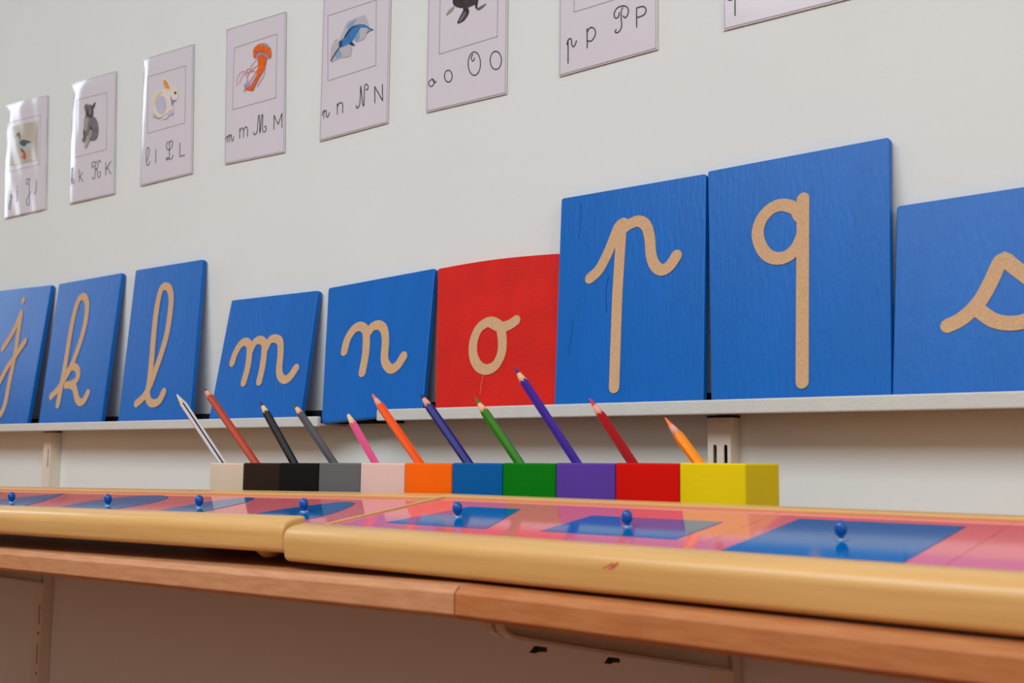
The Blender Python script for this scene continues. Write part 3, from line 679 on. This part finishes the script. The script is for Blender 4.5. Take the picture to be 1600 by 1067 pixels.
# red pencil scribble on the front face of the right rail
_M = Matrix.Translation(OR) @ rmat(0, 0, t); _rail = [o for o in bpy.data.objects if o.name.startswith('front_rail')][0]
_n = (_M.to_3x3() @ V((0, -1, 0))).normalized(); _u = (_M.to_3x3() @ V((1, 0, 0))).normalized(); _w = (_M.to_3x3() @ V((0, 0, 1))).normalized()
bm = bmesh.new()
for (a, b) in (((942, 888), (957, 880)), ((950, 890), (965, 879)), ((956, 889), (962, 884))):
    pa, pb = (at_plane(*q, OR, _n)-OR for q in (a, b))
    L = [V((pa.dot(_u), pa.dot(_w))), V((pb.dot(_u), pb.dot(_w)))]
    stroke(bm, resample(L, 0.001), 0.0007, lambda x, y, h: V((x, -h, y)), -0.0001, 0.00012)
tag(build('pencil_scribble', bm, mat('red_scribble', (214, 96, 78), 0.6, 0.2), _rail), 'faint red pencil scribble')

# ------------------------------------------------------------------ coloured pencil blocks and pencils
edges_px = [328, 380, 437, 498, 563, 632, 706, 785, 868, 961, 1061, 1165]
names = ['white', 'brown', 'black', 'grey', 'pale pink', 'orange', 'blue', 'green', 'purple', 'red', 'yellow']
cols = [(212,197,176), (44,30,22), (16,16,18), (100,102,104), (222,192,184), (246,104,4), (0,92,162), (0,120,12), (90,60,158), (206,12,2), (224,202,8)]
tips = [(275,614,347), (316.5,603,399), (404.5,624,459), (456.5,627,521), (540.5,642,586), (579,612,655), (654,611,731), (740,618,811), (801.5,570,901), (919,619,988), (1036.5,649,1091)]
pcol = [(206,202,206), (176,58,22), (18,17,18), (84,82,86), (220,86,136), (240,84,4), (12,30,118), (46,122,16), (62,38,142), (158,12,16), (250,148,12)]
lead = [(214,216,220), (92,36,30), (30,40,48), (52,60,72), (226,92,160), (250,100,50), (22,28,66), (40,120,22), (52,34,120), (214,26,40), (255,122,24)]
wood = ['wood_pale', 'wood_pink', 'wood_pale', 'wood', 'wood_pale', 'wood_pink', 'wood_pink', 'wood', 'wood', 'wood_pink', 'wood_pink']
YB = 0.703
for i in range(11):
    xa = at_y(edges_px[i], 723.5, YB-0.88).x; xb = at_y(edges_px[i+1], 723.5, YB-0.88).x
    zt = (at_y(edges_px[i], 723.5, YB-0.88).z+at_y(edges_px[i+1], 723.5, YB-0.88).z)/2
    tb = BT if xa > -0.46 else BT-(abs(xa+0.4514))*math.sin(math.radians(1.15))+0.0
    w = xb-xa-0.0006; h = zt-(CAM.z+tb); D = 0.053
    hx, hy, hr = w*0.44, D*0.5, 0.0135
    O = V((xa+0.0003, YB-0.88, CAM.z+tb+0.0006)); h -= 0.0006
    m = mat('block_'+names[i].replace(' ', '_'), cols[i], 0.6, 0.12, 0.03, 25, 0.15, 300)
    bm = bmesh.new()
    out = [bm.verts.new(p) for p in ((0, 0, h), (w, 0, h), (w, D, h), (0, D, h))]
    lo = [bm.verts.new(p) for p in ((0, 0, 0), (w, 0, 0), (w, D, 0), (0, D, 0))]
    n = 24
    c1 = [bm.verts.new((hx+hr*math.cos(2*math.pi*k/n), hy+hr*math.sin(2*math.pi*k/n), h)) for k in range(n)]
    c2 = [bm.verts.new((hx+hr*math.cos(2*math.pi*k/n), hy+hr*math.sin(2*math.pi*k/n), h-0.045)) for k in range(n)]
    ed = [bm.edges.new((out[k], out[(k+1) % 4])) for k in range(4)] + [bm.edges.new((c1[k], c1[(k+1) % n])) for k in range(n)]
    bmesh.ops.triangle_fill(bm, use_beauty=True, use_dissolve=False, edges=ed)
    bm.faces.new(lo[::-1]); bm.faces.new(c2)
    for k in range(4): bm.faces.new((lo[k], lo[(k+1) % 4], out[(k+1) % 4], out[k]))
    for k in range(n): bm.faces.new((c1[(k+1) % n], c1[k], c2[k], c2[(k+1) % n]))
    bmesh.ops.recalc_face_normals(bm, faces=bm.faces[:])
    b = build('pencil_block', bm, m, bevel=0.0014 if True else 0, segs=3); b.location = O
    pn = ['white', 'brown', 'black', 'grey', 'pink', 'orange', 'dark blue', 'green', 'purple', 'dark red', 'yellow orange'][i]
    tag(b, ('%s wooden block holding the %s pencil' % (names[i], pn)) + {0: ', leftmost of the row', 10: ', rightmost of the row'}.get(i, ''), 'pencil block', 'coloured blocks holding pencils')
    # pencil
    tx, ty, ex = tips[i]
    yp = YB-0.88+hy
    tip = at_y(tx, ty, yp); ent = at_y(ex, 722.5, yp)
    d = (tip-ent).normalized()
    base = ent - d*0.013
    Lp = (tip-base).length
    rot = V((0, 0, 1)).rotation_difference(d).to_matrix() @ Matrix.Rotation(0.35+i*0.21, 3, 'Z')
    root = empty('coloured_pencil', base, rot)
    tag(root, {0: 'white pencil with thin black stripes, leaning left in the white block'}.get(i, '%s pencil leaning left in the %s block' % (pn, names[i])), 'pencil', 'coloured pencils in the blocks')
    mb = mat('pencil_paint_'+pn.replace(' ', '_'), pcol[i], 0.42, 0.22); ml = mat('pencil_lead_'+pn.replace(' ', '_'), lead[i], 0.5, 0.4)
    R = 0.0040; cone = 0.021 if i not in (4,) else 0.030
    blunt = 0.0017 if i == 4 else (0.0008 if i in (6, 5, 8) else 0.0005)
    zt_ = Lp+ (0.004 if i == 4 else 0.0)           # virtual apex
    if i == 4: cone = 0.023
    def rad_at(z): return max(0.0, (zt_-z)/cone*R*1.0)
    n = 24; inr = R*math.cos(math.pi/6)
    def hexr(k):
        a = (2*math.pi*k/n) % (math.pi/3); return inr/math.cos(a-math.pi/6)
    rr = [hexr(k) for k in range(n)]
    zc = [zt_-cone*rr[k]/R for k in range(n)]
    ang = [2*math.pi*k/n for k in range(n)]
    bm = bmesh.new()
    lo = [bm.verts.new((rr[k]*math.cos(ang[k]), rr[k]*math.sin(ang[k]), 0)) for k in range(n)]
    hi = [bm.verts.new((rr[k]*math.cos(ang[k]), rr[k]*math.sin(ang[k]), zc[k])) for k in range(n)]
    for k in range(n): bm.faces.new((lo[k], lo[(k+1) % n], hi[(k+1) % n], hi[k]))
    bm.faces.new(lo[::-1])
    if i == 0:
        for f in bm.faces[:n]:
            pass
    barrel = build('barrel', bm, mb, root)
    if i == 0:
        for k in (12, 20):
            bm = bmesh.new(); a = ang[k]; wv = 0.00045
            cx_, cy_ = math.cos(a)*(rr[k]+0.00005), math.sin(a)*(rr[k]+0.00005); tx_, ty_ = -math.sin(a)*wv, math.cos(a)*wv
            ix, iy = math.cos(a)*(rr[k]-0.0004), math.sin(a)*(rr[k]-0.0004)
            p = [(cx_, cy_), (ix+tx_*1.8, iy+ty_*1.8), (ix-tx_*1.8, iy-ty_*1.8)]
            v0 = [bm.verts.new((*q, 0.0005)) for q in p]; v1 = [bm.verts.new((*q, zc[k]-0.0003)) for q in p]
            for s in range(3): bm.faces.new((v0[s], v0[(s+1) % 3], v1[(s+1) % 3], v1[s]))
            bm.faces.new(v0[::-1]); bm.faces.new(v1); bmesh.ops.recalc_face_normals(bm, faces=bm.faces[:])
            build('stripe', bm, M['ink'], root)
    bm = bmesh.new()
    zl = zt_-cone*(0.48 if i not in (4, 0) else 0.40); rl = rad_at(zl)
    lo = [bm.verts.new((rr[k]*0.985*math.cos(ang[k]), rr[k]*0.985*math.sin(ang[k]), zc[k]-0.0002)) for k in range(n)]
    hi = [bm.verts.new((rl*math.cos(ang[k]), rl*math.sin(ang[k]), zl)) for k in range(n)]
    for k in range(n): bm.faces.new((lo[k], lo[(k+1) % n], hi[(k+1) % n], hi[k]))
    bm.faces.new(hi); bm.faces.new(lo[::-1])
    build('sharpened_wood', bm, M[wood[i]], root, smooth=True)
    bm = bmesh.new()
    zb = zt_-cone*blunt/R
    lathe(bm, [(rl*0.99, zl-0.0001), (blunt, zb), (blunt*0.6, zb+blunt*0.7), (0, zb+blunt*0.9)], n)
    build('lead', bm, ml, root, smooth=True)
